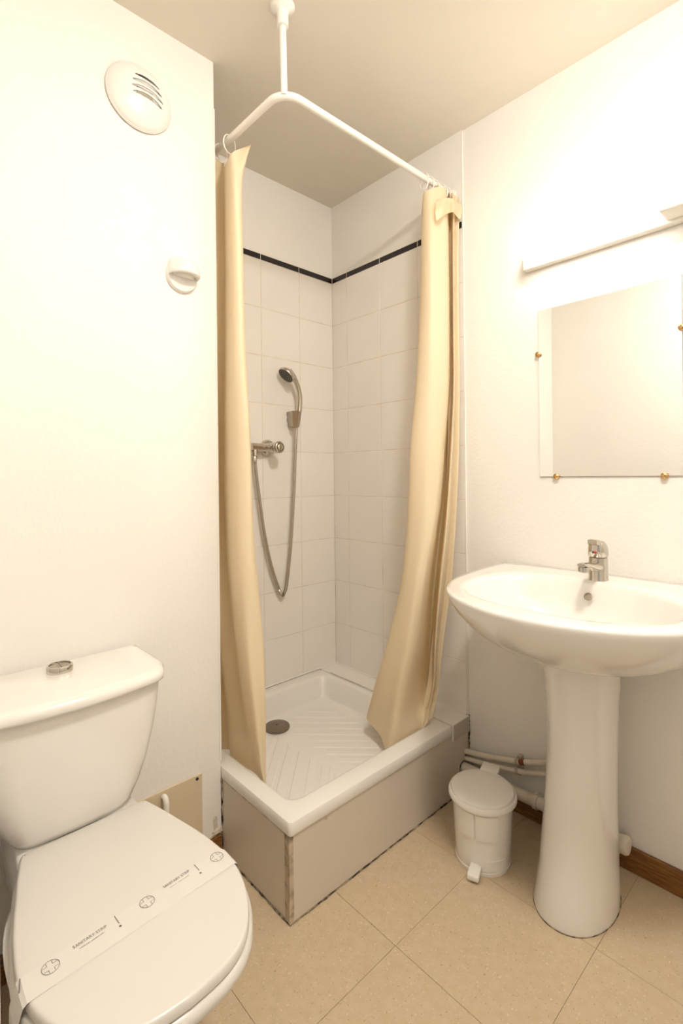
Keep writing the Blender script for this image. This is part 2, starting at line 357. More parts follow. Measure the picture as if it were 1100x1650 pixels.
# ------------------------------------------------------------------ curtains
def cr(p0, p1, p2, p3, t): return 0.5*((2*p1)+(p2-p0)*t+(2*p0-5*p1+4*p2-p3)*t*t+(3*p1-p0-3*p2+p3)*t**3)
def surf(rows, su=6, sv=6):
    rows = [spline(r, su) for r in rows]; out = []
    for i in range(len(rows)-1):
        a, b, c, d = rows[max(i-1, 0)], rows[i], rows[i+1], rows[min(i+2, len(rows)-1)]
        for s in range(sv):
            out.append([cr(a[j], b[j], c[j], d[j], s/sv) for j in range(len(b))])
    out.append(rows[-1]); return out
def cloth(name, rows, parent):
    g = surf(rows); me = loft(g, False, False, closed=False); o = put(name, me, 'curtain', parent, smooth=180)
    return o
def ring(c, axis, r=0.021, tilt=0.0):
    ax = Vector(axis).normalized(); u = Vector((0, 0, 1)); w = ax.cross(u).normalized(); u = w.cross(ax)
    ax2 = (ax*math.cos(tilt)+w*math.sin(tilt)); w2 = ax2.cross(u).normalized()
    c = Vector(c)
    return tube([c+(u*math.cos(a)*1.35+w2*math.sin(a))*r for a in [2*math.pi*k/28 for k in range(28)]], 0.0020, 8, closed=True)
# left curtain: hangs on the short leg of the rail
cl = thing('shower_curtain', (-0.77, -0.35, 0.2), 'pale yellow shower curtain gathered at the left beside the toilet wall', 'curtain', 'yellow shower curtains')
def LP(px, py, X): return bp(px, py, 'X', X)
# rows top to bottom: image row at the L fold; L = left edge of the bright fold, M, R = right edge
rowsL = []
spec = [  # zt, (L px,py,X), (mid), (R1), (R)
    (2.135, (361, 268, -0.785), (372, 248, -0.800), (386, 240, -0.770), (404, 234, -0.745)),
    (2.10, (361, 285, -0.788), (373, 270, -0.800), (386, 262, -0.778), (397, 258, -0.755)),
    (2.04, (361, 320, -0.788), (374, 305, -0.802), (385, 300, -0.785), (390, 300, -0.765)),
    (1.80, (362, 420, -0.788), (375, 415, -0.802), (387, 415, -0.788), (392, 415, -0.765)),
    (1.45, (362, 560, -0.790), (377, 560, -0.804), (391, 560, -0.788), (396, 560, -0.762)),
    (1.15, (361, 700, -0.790), (380, 700, -0.805), (399, 700, -0.785), (403, 700, -0.760)),
    (0.85, (363, 850, -0.788), (383, 850, -0.805), (403, 850, -0.782), (408, 850, -0.755)),
    (0.65, (370, 945, -0.785), (388, 945, -0.800), (405, 945, -0.780), (416, 945, -0.748)),
    (0.45, (381, 1050, -0.775), (396, 1050, -0.790), (410, 1055, -0.772), (425, 1050, -0.740)),
    (0.32, (396, 1150, -0.765), (408, 1150, -0.775), (418, 1150, -0.760), (428, 1150, -0.738)),
    (0.22, (415, 1232, -0.748), (420, 1238, -0.752), (424, 1240, -0.745), (428, 1240, -0.733)),
    (0.19, (424, 1262, -0.741), (426, 1264, -0.742), (427, 1266, -0.740), (428.5, 1266, -0.731)),
]
for zt, Lp, Mp, R1, R in spec:
    L = LP(*Lp); zb = L.z; f = min(1, max(0, (0.75-zb)/0.5)); z = zb if zb > 0.3 else max(zb, 0.20)
    if spec[0][1] is Lp: z = 2.152
    q = lambda x, y: Vector((x, y, z))
    yv = L.y
    hid = [q(-0.80+0.055*f, -0.06-0.04*f), q(-0.745+0.03*f, -0.10-0.025*f), q(-0.803+0.055*f, -0.14-0.01*f), q(-0.745+0.03*f, -0.18), q(-0.803+0.055*f, -0.22), q(-0.750+0.03*f, -0.26), q(-0.800+0.055*f, -0.31), q(-0.762+0.03*f, min(-0.30, yv+0.05) if f < 0.5 else yv+0.07)]
    rowsL.append(hid+[L, LP(*Mp), LP(*R1), LP(*R), LP(R[0]-5, R[1], R[2]+0.022)])
cloth('curtain_fabric', rowsL, cl)
for y in (-0.40, -0.345, -0.30, -0.25, -0.20, -0.15, -0.10):
    put('curtain_ring', ring((-0.78, y, RZ+0.004-0.014), (0.15, 1, 0), tilt=random.uniform(-0.35, 0.35)), 'rail_white', cl, smooth=180)
# right curtain: hangs at the wall end of the long leg
crt = thing('shower_curtain', (-0.12, -0.66, 0.2), 'pale yellow shower curtain gathered at the right beside the wash basin', 'curtain', 'yellow shower curtains')
def RP(px, py, Y): return bp(px, py, 'Y', Y)
specR = [  # E0 (left edge), mid, F ridge left, F ridge right, G valley, H light fold, H2, I right edge  -> (px,py,Y)
    [(681, 314, -.662), (691, 306, -.692), (706, 301, -.702), (717, 304, -.700), (723, 311, -.670), (729, 311, -.712), (734, 317, -.690), (739, 319, -.712)],
    [(679, 350, -.660), (692, 345, -.702), (709, 342, -.716), (720, 345, -.712), (724.5, 350, -.660), (730, 350, -.722), (734, 352, -.685), (739, 352, -.718)],
    [(678, 420, -.662), (692, 420, -.712), (711, 420, -.730), (722, 420, -.722), (725.5, 420, -.660), (730, 420, -.732), (734, 420, -.680), (738, 420, -.724)],
    [(675, 520, -.660), (692, 520, -.712), (712, 520, -.732), (723, 520, -.724), (726, 520, -.650), (730.5, 520, -.734), (735, 520, -.680), (739, 520, -.724)],
    [(670, 620, -.658), (690, 620, -.712), (711, 620, -.734), (722, 620, -.726), (726, 620, -.640), (731, 620, -.734), (736, 620, -.690), (740, 620, -.724)],
    [(661, 720, -.652), (684, 720, -.708), (704, 720, -.732), (714.5, 720, -.724), (720, 720, -.620), (727, 720, -.730), (734, 720, -.694), (739, 720, -.724)],
    [(658, 800, -.645), (680, 800, -.702), (698, 800, -.728), (708, 800, -.720), (715, 800, -.600), (722, 800, -.724), (730, 800, -.694), (736, 800, -.720)],
    [(654, 870, -.636), (674, 870, -.694), (689, 870, -.720), (698, 870, -.712), (707, 870, -.585), (716, 870, -.714), (725, 870, -.686), (732, 870, -.710)],
    [(645, 945, -.618), (662, 945, -.680), (676, 945, -.708), (687, 945, -.700), (699, 945, -.570), (708, 945, -.702), (718, 945, -.676), (726, 945, -.700)],
    [(624, 1035, -.577), (645, 1035, -.648), (662, 1035, -.690), (679, 1037, -.680), (692, 1040, -.560), (700, 1040, -.682), (707, 1040, -.662), (713, 1040, -.682)],
    [(608, 1090, -.537), (630, 1095, -.612), (648, 1095, -.664), (667, 1097, -.660), (688, 1100, -.560), (698, 1100, -.664), (703, 1100, -.650), (707, 1100, -.668)],
    [(593, 1145, -.470), (617, 1165, -.560), (634, 1165, -.625), (654, 1165, -.640), (682, 1150, -.640), (690, 1142, -.660), (696, 1138, -.660), (701, 1134, -.666)],
    [(590, 1158, -.455), (612, 1185, -.545), (624, 1212, -.600), (644, 1205, -.632), (674, 1186, -.644), (684, 1170, -.668), (692, 1160, -.668), (698, 1153, -.664)],
]
rowsR = []
for r_ in specR:
    P = [RP(*p) for p in r_]
    P = [v if v.x < -0.016 else bp(p[0], p[1], 'X', -0.016+0.004*(k_ % 2)) for k_, (v, p) in enumerate(zip(P, r_))]
    first = P[0]; back = [RP(r_[0][0]+9, r_[0][1], r_[0][2]+0.03)]
    tail = [Vector((min(P[-1].x-0.004, -0.014), P[-1].y+0.045, P[-1].z))]
    for v in tail: v.x = min(v.x, -0.014)
    rowsR.append(back+P+tail)
cloth('curtain_fabric', rowsR, crt)
# floppy turned-over header of the right curtain
hd = [[(703, 326, -.716), (713, 320, -.722), (722, 319, -.718), (730, 321, -.726), (737, 326, -.716), (743, 330, -.722)],
      [(701, 342, -.730), (712, 335, -.740), (721, 338, -.724), (731, 334, -.742), (738, 341, -.724), (744, 341, -.728)],
      [(703, 356, -.732), (711, 350, -.744), (719, 345, -.726), (729, 342, -.746), (736, 349, -.726), (741, 354, -.730)]]
rows = []
for r_ in hd:
    rr = [RP(*p) for p in r_]
    rr = [v if v.x < -0.016 else bp(p[0], p[1], 'X', -0.014) for v, p in zip(rr, r_)]
    rows.append(rr)
cloth('curtain_header', rows, crt)
for x in (-0.175, -0.150, -0.120, -0.098, -0.080, -0.062, -0.048):
    put('curtain_ring', ring((x, -0.6775, RZ+0.006-0.014), (1, 0.1, 0), tilt=random.uniform(-0.4, 0.4)), 'rail_white', crt, smooth=180)

# ------------------------------------------------------------------ shower fittings
mx = thing('shower_mixer', (-0.385, -0.007, 1.26), 'chrome shower valve with round knob on the tiled back wall', 'shower valve')
put('escutcheon', lathe([(0.036, 0.0), (0.036, 0.005), (0.033, 0.014), (0.026, 0.024), (0.019, 0.028)], (-0.385, -0.0072, 1.26), axis=(0, -1, 0), n=36), 'chrome', mx, smooth=45)
put('valve_body', lathe([(0.021, 0.02), (0.022, 0.03), (0.022, 0.058), (0.018, 0.064), (0.0155, 0.07)], (-0.385, -0.0072, 1.26), axis=(0, -1, 0), n=28), 'chrome', mx, smooth=45)
kn = put('knob', lathe([(0.015, 0.066), (0.020, 0.07), (0.0245, 0.078), (0.0245, 0.09), (0.0205, 0.094), (0.0165, 0.0945)], (-0.385, -0.0072, 1.26), axis=(0, -1, 0), n=28), 'chrome', mx, smooth=45)
put('knob_ring', lathe([(0.0172, 0.0940), (0.0172, 0.0952), (0.0148, 0.0953), (0.0148, 0.0940)], (-0.385, -0.0072, 1.26), axis=(0, -1, 0), n=28), 'dark_rubber', kn, smooth=45)
put('knob_cap', lathe([(0.0146, 0.0945), (0.014, 0.0965), (0.008, 0.0985), (0.0, 0.099)], (-0.385, -0.0072, 1.26), axis=(0, -1, 0), n=28), 'chrome', kn, smooth=60)
put('outlet_arm', tube([(-0.385, -0.042, 1.26), (-0.43, -0.042, 1.26), (-0.487, -0.042, 1.26)], [0.0165, 0.0165, 0.0175], 20), 'chrome', mx, smooth=45)
put('outlet_elbow', lathe([(0.0145, 0.0), (0.0150, -0.010), (0.0150, -0.030), (0.012, -0.0318)], (-0.469, -0.042, 1.256), n=20), 'chrome', mx, smooth=45)
hs = thing('shower_hose', (-0.33, -0.036, 0.64), 'ribbed metal shower hose hanging in a loop below the valve', 'hose')
hp = [(-0.469, -0.042, 1.224), (-0.467, -0.041, 1.205), (-0.462, -0.040, 1.16), (-0.447, -0.038, 1.061), (-0.422, -0.036, 0.907), (-0.390, -0.034, 0.775), (-0.356, -0.032, 0.682), (-0.342, -0.031, 0.650), (-0.330, -0.031, 0.639), (-0.319, -0.031, 0.650), (-0.307, -0.031, 0.690), (-0.287, -0.033, 0.842), (-0.270, -0.036, 1.054), (-0.261, -0.041, 1.268), (-0.256, -0.044, 1.366)]
sp = spline(hp, 34); rs = [0.0074 if i % 2 else 0.0066 for i in range(len(sp))]
put('hose_sleeve', tube(sp, rs, 10), 'hose_metal', hs, smooth=60)
put('hose_nut', lathe([(0.0095, 0.0), (0.0105, 0.004), (0.0105, 0.016), (0.0085, 0.024)], (-0.469, -0.042, 1.2235), axis=(0.03, 0, -1), n=8), 'chrome', hs)
hold = thing('shower_bracket', (-0.256, -0.007, 1.38), 'chrome wall bracket clasping the handset on the tiles', 'bracket')
HB = Vector((-0.256, -0.044, 1.385)); HT = Vector((-0.244, -0.050, 1.425)); hdir = (HT-HB).normalized()
put('bracket_body', loft([[Vector(p) for p in ((-0.292, -0.062, 1.419), (-0.262, -0.068, 1.421), (-0.234, -0.050, 1.420), (-0.243, -0.012, 1.420), (-0.285, -0.016, 1.420))],
                          [Vector(p) for p in ((-0.285, -0.058, 1.352), (-0.266, -0.062, 1.349), (-0.245, -0.048, 1.352), (-0.252, -0.016, 1.353), (-0.278, -0.018, 1.354))]]), 'chrome_dull', hold)
put('bracket_slot', loft([[Vector(p) for p in ((-0.2345, -0.0505, 1.413), (-0.232, -0.044, 1.413), (-0.237, -0.020, 1.413), (-0.240, -0.022, 1.413))],
                          [Vector(p) for p in ((-0.2445, -0.0490, 1.358), (-0.242, -0.043, 1.358), (-0.245, -0.022, 1.358), (-0.249, -0.024, 1.358))]]), 'black', hold)
put('wall_plate', lathe([(0.019, 0), (0.019, 0.004), (0.014, 0.010), (0.013, 0.014)], (-0.264, -0.0072, 1.385), axis=(0, -1, 0), n=24), 'chrome', hold, smooth=40)
hsx = thing('shower_handset', (-0.245, -0.05, 1.42), 'chrome hand shower with dark spray face resting in its bracket', 'hand shower')
NRM = Vector((-0.67, 0.10, -0.73)).normalized()
HC = bp(460.0, 605.5, 'Y', -0.060)     # centre of the spray face
hpth = spline([HB+hdir*0.034, bp(482.5, 652, 'Y', -0.052), bp(482.5, 638, 'Y', -0.055), bp(479, 622, 'Y', -0.058), bp(473, 609, 'Y', -0.060), HC-NRM*0.020], 6)
put('handle', tube(hpth, [0.0125-0.0012*math.sin(i/len(hpth)*3.1) if i < len(hpth)-8 else 0.0125+0.0012*(i-len(hpth)+8) for i in range(len(hpth))], 18), 'chrome', hsx, smooth=60)
hh = put('spray_head', lathe([(0.036, 0.0), (0.0385, -0.003), (0.0375, -0.010), (0.030, -0.020), (0.018, -0.029), (0.004, -0.034)], HC, axis=NRM, n=36), 'chrome', hsx, smooth=50)
put('spray_face', lathe([(0.0355, -0.001), (0.0350, 0.0012), (0.0, 0.0022)], HC, axis=NRM, n=36), 'dark_rubber', hh, smooth=50)
un = NRM.orthogonal().normalized(); wn = NRM.cross(un)
nz = []
for rr_, cnt in ((0.009, 6), (0.018, 12), (0.027, 18)):
    for i in range(cnt):
        a = 2*math.pi*i/cnt; nz.append(lathe([(0.0011, 0.001), (0.0009, 0.0034)], HC+(un*math.cos(a)+wn*math.sin(a))*rr_, axis=NRM, n=5))
o = put('spray_nozzles', join(*nz), 'clip_grey', hh); o['kind'] = 'stuff'

# ------------------------------------------------------------------ vent
vt = thing('air_vent', (-1.047, AW, 2.175), 'round white domed air extraction vent high on the left wall', 'air vent')
VC = Vector((-1.047, AW, 2.175))
put('back_plate', lathe([(0.080, 0.0), (0.080, 0.004), (0.079, 0.0045)], VC, axis=(0, -1, 0), n=56), 'plastic_white', vt, smooth=40)
# dome with real slots: polar grid, faces inside slot boxes left out
def dome_y(r): return 0.0045+0.034*max(0.0, 1-(r/0.0870)**2)**0.55
SL = [(-0.0130+0.0165*i) for i in range(4)]   # slot centre heights relative to the centre
def slot_halfw(i): return (0.040, 0.043, 0.041, 0.034)[i]
bm = bmesh.new(); nx_, nz_ = 72, 180; vv = {}
for i in range(nx_+1):
    for j in range(nz_+1):
        x = -0.0870+0.174*i/nx_; z = -0.0870+0.174*j/nz_
        r = math.hypot(x, z)
        if r > 0.0870*1.02: continue
        if r > 0.0870: x *= 0.0870/r; z *= 0.0870/r; r = 0.0870
        vv[i, j] = (x, z, dome_y(r))
V = {}; 
for k_, (x, z, d) in vv.items(): V[k_] = bm.verts.new((VC.x+x, VC.y-d, VC.z+z))
def in_slot(x, z):
    zz = z+0.004-0.28*0  # straight slots that arch with the dome
    for i, s in enumerate(SL):
        hw = slot_halfw(i); c = s+0.008-0.006*(x/0.04)**2
        if abs(x-0.012) < hw and abs(zz-c) < 0.0048*math.sqrt(max(0.0, 1-((x-0.012)/hw)**2))+0.0006: return True
    return False
for i in range(nx_):
    for j in range(nz_):
        ks = [(i, j), (i+1, j), (i+1, j+1), (i, j+1)]
        if all(k_ in V for k_ in ks):
            cxm = sum(vv[k_][0] for k_ in ks)/4; czm = sum(vv[k_][1] for k_ in ks)/4
            if in_slot(cxm, czm): continue
            try: bm.faces.new([V[k_] for k_ in ks])
            except ValueError: pass
bmesh.ops.recalc_face_normals(bm, faces=bm.faces)
me = bpy.data.meshes.new('m'); bm.to_mesh(me); bm.free()
dm = put('vent_dome', me, 'plastic_white', vt, smooth=180)
sm = dm.modifiers.new('s', 'SOLIDIFY'); sm.thickness = 0.003; sm.offset = -1
rim = put('vent_rim', lathe([(0.0870, 0.003), (0.0890, 0.004), (0.0890, 0.006), (0.0865, 0.009), (0.0845, 0.0105)], VC, axis=(0, -1, 0), n=56, cap0=False, cap1=False), 'plastic_white', vt, smooth=60)
put('vent_baffle', box((VC.x-0.034, AW-0.020, VC.z-0.020), (VC.x+0.058, AW-0.0042, VC.z+0.052), 0.002, 1), 'plastic_white', vt)
put('vent_duct', box((VC.x-0.014, AW-0.0212, VC.z-0.014), (VC.x+0.030, AW-0.0195, VC.z+0.018), 0.0004, 1), 'clip_grey', vt)

# ------------------------------------------------------------------ white wall hook
HK = Vector((-0.928, AW, 1.722))
hk = thing('towel_hook', HK, 'white ceramic towel hook on the left wall below the vent', 'hook')
put('hook_plate', lathe([(0.046, 0.0), (0.046, 0.008), (0.043, 0.012), (0.0, 0.013)], HK+Vector((-0.004, 0, -0.002)), axis=(0, -1, 0), n=40), 'ceramic', hk, smooth=40)
rings = []
for i in range(13):      # horn: half dome swelling outwards, flat lipped underside
    t = i/12; z = HK.z+0.050*math.cos(t*math.pi*0.5)-0.002
    d = 0.010+0.044*math.sin(t*math.pi*0.5)**0.8; hw = 0.012+0.034*math.sin(t*math.pi*0.5)**0.6
    rings.append([Vector((HK.x-0.002+hw*math.cos(a), AW-0.004-d*max(0, math.sin(a))**0.75, z)) for a in [math.pi*k_/20 for k_ in range(21)]])
zb = rings[-1][0].z
for (dz, sc_) in ((-0.003, 0.97), (-0.0045, 0.90), (0.002, 0.55), (-0.006, 0.42)):
    rings.append([Vector((HK.x-0.002+(p.x-HK.x+0.002)*(sc_*0.6+0.4), AW-0.004+(p.y-AW+0.004)*sc_, zb+dz)) for p in rings[12]])
put('hook_horn', loft(rings), 'ceramic', hk, smooth=50)

# ------------------------------------------------------------------ access panel and feed pipe behind the toilet
ap = thing('access_panel', (-1.05, AW, 0.07), 'tan access panel screwed to the wall behind the toilet', 'access panel')
put('panel_board', box((-1.22, AW-0.006, 0.067), (-0.886, AW-0.0002, 0.272), 0.001, 1), 'access_panel', ap)
for x in (-0.902, -1.093, -1.205):
    put('panel_screw', lathe([(0.0045, 0), (0.0045, 0.0015), (0.0025, 0.0025), (0, 0.0026)], (x, AW-0.006, 0.262), axis=(0, -1, 0), n=12), 'black', ap)
fp = spline([(-1.003, AW-0.006, 0.255), (-1.003, AW-0.016, 0.258), (-1.003, AW-0.024, 0.25), (-1.003, AW-0.026, 0.23), (-1.003, AW-0.026, 0.10), (-1.003, AW-0.026, 0.0)], 5)
o = put('water_pipe', tube(fp, 0.0078, 12), 'rail_white', None, (-1.003, AW-0.026, 0), smooth=50)
tag(o, 'white upright water pipe in front of the tan access panel', 'pipe')

# ------------------------------------------------------------------ toilet
TC = -1.273
wc = thing('toilet', (TC, -0.75, 0), 'white close-coupled toilet with closed lid and cistern', 'toilet')
def cist_ring(hw, yb, yf, bulge, r, z, n=20):
    """back straight, front bulged, rounded front corners"""
    pts = []
    # front edge right to left
    for k_ in range(n+1):
        t = -1+2*k_/n; x = TC-t*hw
        e = abs(t); c = 0.0
        lim = 1-r/hw
        if e > lim: u = (e-lim)/(1-lim); c = r*(1-math.sqrt(max(0, 1-u*u)))
        pts.append(Vector((x, yf-bulge*(1-t*t)+c, z)))
    for k_ in range(1, 6):
        t = k_/6; pts.append(Vector((TC-hw, pts[n].y+(yb-pts[n].y)*t, z)))
    for k_ in range(9): pts.append(Vector((TC-hw+2*hw*k_/8, yb, z)))
    for k_ in range(1, 6):
        t = k_/6; pts.append(Vector((TC+hw, yb+(pts[0].y-yb)*t, z)))
    return pts
cz = [(0.403, 0.106, -0.572, 0.010), (0.406, 0.113, -0.582, 0.011), (0.422, 0.125, -0.590, 0.012), (0.46, 0.145, -0.596, 0.014), (0.51, 0.163, -0.599, 0.016), (0.57, 0.178, -0.601, 0.018), (0.62, 0.187, -0.602, 0.020), (0.676, 0.1925, -0.603, 0.021)]
put('cistern', loft([cist_ring(h, -0.392, y, b, min(0.045, h*0.3), z) for z, h, y, b in cz]), 'ceramic', wc, smooth=50)
lz = [(0.674, 0.190, -0.608, 0.045), (0.676, 0.1975, -0.614, 0.05), (0.681, 0.2000, -0.616, 0.05), (0.690, 0.1995, -0.6155, 0.05), (0.697, 0.196, -0.611, 0.048), (0.7005, 0.189, -0.604, 0.046), (0.7015, 0.180, -0.596, 0.045)]
lid = put('cistern_lid', loft([cist_ring(h, -0.388 if i < 3 else -0.388-0.004*(i-2), y, 0.028, r, z) for i, (z, h, y, r) in enumerate(lz)]), 'ceramic', wc, smooth=50)
bt = put('flush_button', lathe([(0.0275, 0.0), (0.0275, 0.012), (0.0258, 0.0155), (0.0225, 0.0158), (0.022, 0.0125)], (-1.273, -0.462, 0.7005), n=36), 'chrome', lid, smooth=40)
put('button_cap', lathe([(0.0205, 0.006), (0.0205, 0.0135), (0.018, 0.0145), (0.0, 0.0148)], (-1.273, -0.462, 0.7005), n=36), 'chrome_dull', bt, smooth=40)
put('button_split', box((-1.2735, -0.482, 0.7145), (-1.2725, -0.442, 0.7155)), 'black', bt)
# egg outline of seat and lid
SC = -1.2535
EGG = [(-0.588, 0.108), (-0.590, 0.117), (-0.598, 0.1245), (-0.65, 0.139), (-0.71, 0.1525), (-0.77, 0.1655), (-0.83, 0.1740), (-0.875, 0.1765), (-0.92, 0.1715), (-0.965, 0.1585), (-1.005, 0.138), (-1.035, 0.115), (-1.055, 0.087), (-1.067, 0.050), (-1.0715, 0.0)]
es = spline([Vector((w_, y_, 0)) for y_, w_ in EGG], 4)
def egg(d, z, back=0.0, zf=None):
    """outline grown by d"""
    R_ = []; n = len(es)
    if d < -0.0066:      # far insets: shrink towards the middle
        kx = 1+d/0.1765; ky = 1+d/0.242
        R_ = [Vector((p.x*kx, -0.83+(p.y+0.83)*ky, 0)) for p in es]
        return [Vector((SC+p.x, p.y, z)) for p in R_]+[Vector((SC-p.x, p.y, z)) for p in R_[:-1]][::-1]
    for i, p in enumerate(es):
        a = es[max(i-1, 0)]; b = es[min(i+1, n-1)]; t = (b-a).normalized(); nrm = Vector((-t.y, t.x, 0))
        if nrm.x < 0 and i < n-1: nrm = -nrm
        if i == n-1: nrm = Vector((0, -1, 0))
        q = p+nrm*d; R_.append(Vector((max(q.x, 0.0), q.y, 0)))
    right = [Vector((SC+p.x, p.y, z)) for p in R_]; left = [Vector((SC-p.x, p.y, z)) for p in R_[:-1]]
    return right+left[::-1]
put('seat_ring', loft([egg(-0.004, 0.362), egg(0.004, 0.364), egg(0.006, 0.370), egg(0.006, 0.377), egg(0.001, 0.384), egg(-0.01, 0.386)]), 'seat_plastic', wc, smooth=50)
LZ = 0.4045
ld = put('toilet_lid', loft([egg(-0.014, 0.3855), egg(-0.003, 0.3865), egg(0.0, 0.389), egg(0.0, 0.394), egg(-0.0012, 0.4010), egg(-0.0035, 0.4034), egg(-0.0065, 0.4041), egg(-0.030, 0.4043), egg(-0.034, LZ)]), 'seat_plastic', wc, smooth=50)
put('hinge', box((SC-0.105, -0.600, 0.372), (SC+0.105, -0.540, 0.4022), 0.002, 2), 'seat_plastic', wc)
# bowl
def bowl_ring(hw, yb, yf, z, n=2.3, N=56):
    cy_ = (yb+yf)/2; return sell(SC-0.004, cy_, hw, (yb-yf)/2, n, z, N)
br = [(0.0, 0.098, -0.50, -0.900), (0.012, 0.100, -0.50, -0.902), (0.05, 0.096, -0.505, -0.895), (0.13, 0.092, -0.51, -0.885), (0.20, 0.102, -0.52, -0.915), (0.26, 0.130, -0.535, -0.975), (0.31, 0.157, -0.55, -1.032), (0.345, 0.172, -0.56, -1.060), (0.357, 0.175, -0.565, -1.065), (0.3625, 0.169, -0.57, -1.059)]
put('bowl', loft([bowl_ring(h, a, b, z) for z, h, a, b in br]), 'ceramic', wc, smooth=50)
put('cistern_deck', loft([rrect(TC-0.09, TC+0.09, -0.62, -0.40, 0.03, 0.19), rrect(TC-0.105, TC+0.105, -0.66, -0.395, 0.03, 0.26), rrect(TC-0.112, TC+0.112, -0.66, -0.393, 0.03, 0.36), rrect(TC-0.108, TC+0.108, -0.585, -0.395, 0.03, 0.4035)]), 'ceramic', wc, smooth=50)

# sanitary paper strip over the lid
ss = thing('sanitary_strip', (SC, -0.885, LZ), 'printed paper sanitary strip wrapped across the closed toilet lid', 'paper strip')
SYC, SHW = -0.886, 0.025
def halfw(y):
    b = min(es, key=lambda p: abs(p.y-y)); return b.x
sec = []
hw = 0.1765
prof = [(-hw-0.010, 0.350), (-hw-0.0095, 0.372), (-hw-0.0045, 0.390), (-hw-0.0012, 0.4005), (-hw+0.0045, 0.4046), (-hw+0.020, LZ+0.0004)]
prof = prof+[(t*0.150, LZ+0.0004) for t in (-0.8, -0.4, 0, 0.4, 0.8)]+[(-a, b) for a, b in reversed(prof)]
V = []; 
for (x, z) in prof:
    for s in (-1, 1):
        y = SYC+s*SHW+0.028*(x/0.172)*0.35
        V.append(Vector((SC+x, y, z)))
F = [(2*i, 2*i+1, 2*i+3, 2*i+2) for i in range(len(prof)-1)]
so = put('strip_paper', mesh(V, F), 'paper', ss)
TZL = LZ+0.0008
def spt(px, py): p = bp(px, py, 'Z', TZL); return p
def flat_ring(c, r0, r1, n=40):
    V = []; F = []
    for k_ in range(n):
        a = 2*math.pi*k_/n
        for r in (r0, r1): V.append(Vector((c.x+r*math.cos(a), c.y+r*math.sin(a), TZL)))
    for k_ in range(n): a, b = 2*k_, 2*((k_+1) % n); F.append((a, a+1, b+1, b))
    return mesh(V, F)
def flat_poly(P): return mesh([Vector((p[0], p[1], TZL)) for p in P], [tuple(range(len(P)))])
def stroke(P, w):
    ms = []
    for a, b in zip(P, P[1:]):
        a, b = Vector((*a, 0)), Vector((*b, 0)); d = (b-a).normalized(); n = Vector((-d.y, d.x, 0))*w/2
        ms.append(flat_poly([a+n, b+n, b-n, a-n]))
    return join(*ms)
ROT = math.atan2(0.022, 0.286)
for (px, py) in ((81.5, 1558), (237, 1453), (349, 1380.5)):
    c = spt(px, py); R_ = 0.0125
    arms = []
    # cross cut out of the disc: four short corner brackets
    for q in range(4):
        a = math.pi/2*q+math.pi/4+ROT
        u = Vector((math.cos(a), math.sin(a), 0)); v = Vector((-u.y, u.x, 0))
        e1 = Vector((math.cos(a-math.pi/4), math.sin(a-math.pi/4), 0)); e2 = Vector((math.cos(a+math.pi/4), math.sin(a+math.pi/4), 0))
        k0 = c+u*0.0055
        arms.append(stroke([tuple((k0+e1*0.0062)[:2]), tuple(k0[:2]), tuple((k0+e2*0.0062)[:2])], 0.0007))
    put('emblem', join(flat_ring(c, R_-0.0009, R_), *arms), 'ink', ss)
for (px, py) in ((145.5, 1509.5), (284.5, 1416.5)):
    c = spt(px, py); me = text_mesh('SANITARY STRIP', 0.0088, (0, 0, 0))
    me.transform(Matrix.Translation(Vector((c.x, c.y+0.0005, TZL))) @ Matrix.Rotation(ROT, 4, 'Z') @ Matrix.Diagonal((0.80, 1.0, 1.0, 1.0)))
    put('lettering', me, 'ink', ss)
    # the second line is too small to read in the photograph: fine ticks
    rnd = random.Random(int(px)); tk = []
    for i in range(24):
        if i in (10,): continue
        x = c.x-0.018+i*0.0016; y = c.y-0.0085+(x-c.x)*math.tan(ROT); hgt = rnd.uniform(0.0010, 0.0019)
        tk.append(stroke([(x, y-hgt/2), (x+rnd.uniform(0, 0.0004), y+hgt/2)], 0.0007)); 
        if rnd.random() < 0.6: tk.append(stroke([(x, y), (x+0.0012, y)], 0.0006))
    put('fine_print', join(*tk), 'ink', ss)
for (px0, py0, px1, py1) in ((184, 1476, 192, 1488), (312.5, 1393, 321, 1402.5)):
    a = spt(px0, py0); b = spt(px1, py1); d = (b-a)
    e = spt(px1+2, py1+4)
    put('exclamation_mark', join(stroke([tuple(a[:2]), tuple((a+d*0.98)[:2])], 0.0013), flat_poly([(e.x+0.0022*math.cos(t), e.y+0.0022*math.sin(t)) for t in [2*math.pi*k_/14 for k_ in range(14)]])), 'ink', ss)
# mark on the fold at the left end of the strip
P = [(-hw+0.0035, 0.4052), (-hw-0.0022, 0.3985)]
me = mesh([Vector((SC-hw+0.0030, SYC+0.012, 0.4057)), Vector((SC-hw+0.0045, SYC+0.012, 0.4062)), Vector((SC-hw-0.0000, SYC-0.008, 0.4033)), Vector((SC-hw-0.0015, SYC-0.008, 0.4022))], [(0, 1, 2, 3)])
put('exclamation_mark', me, 'ink', ss)

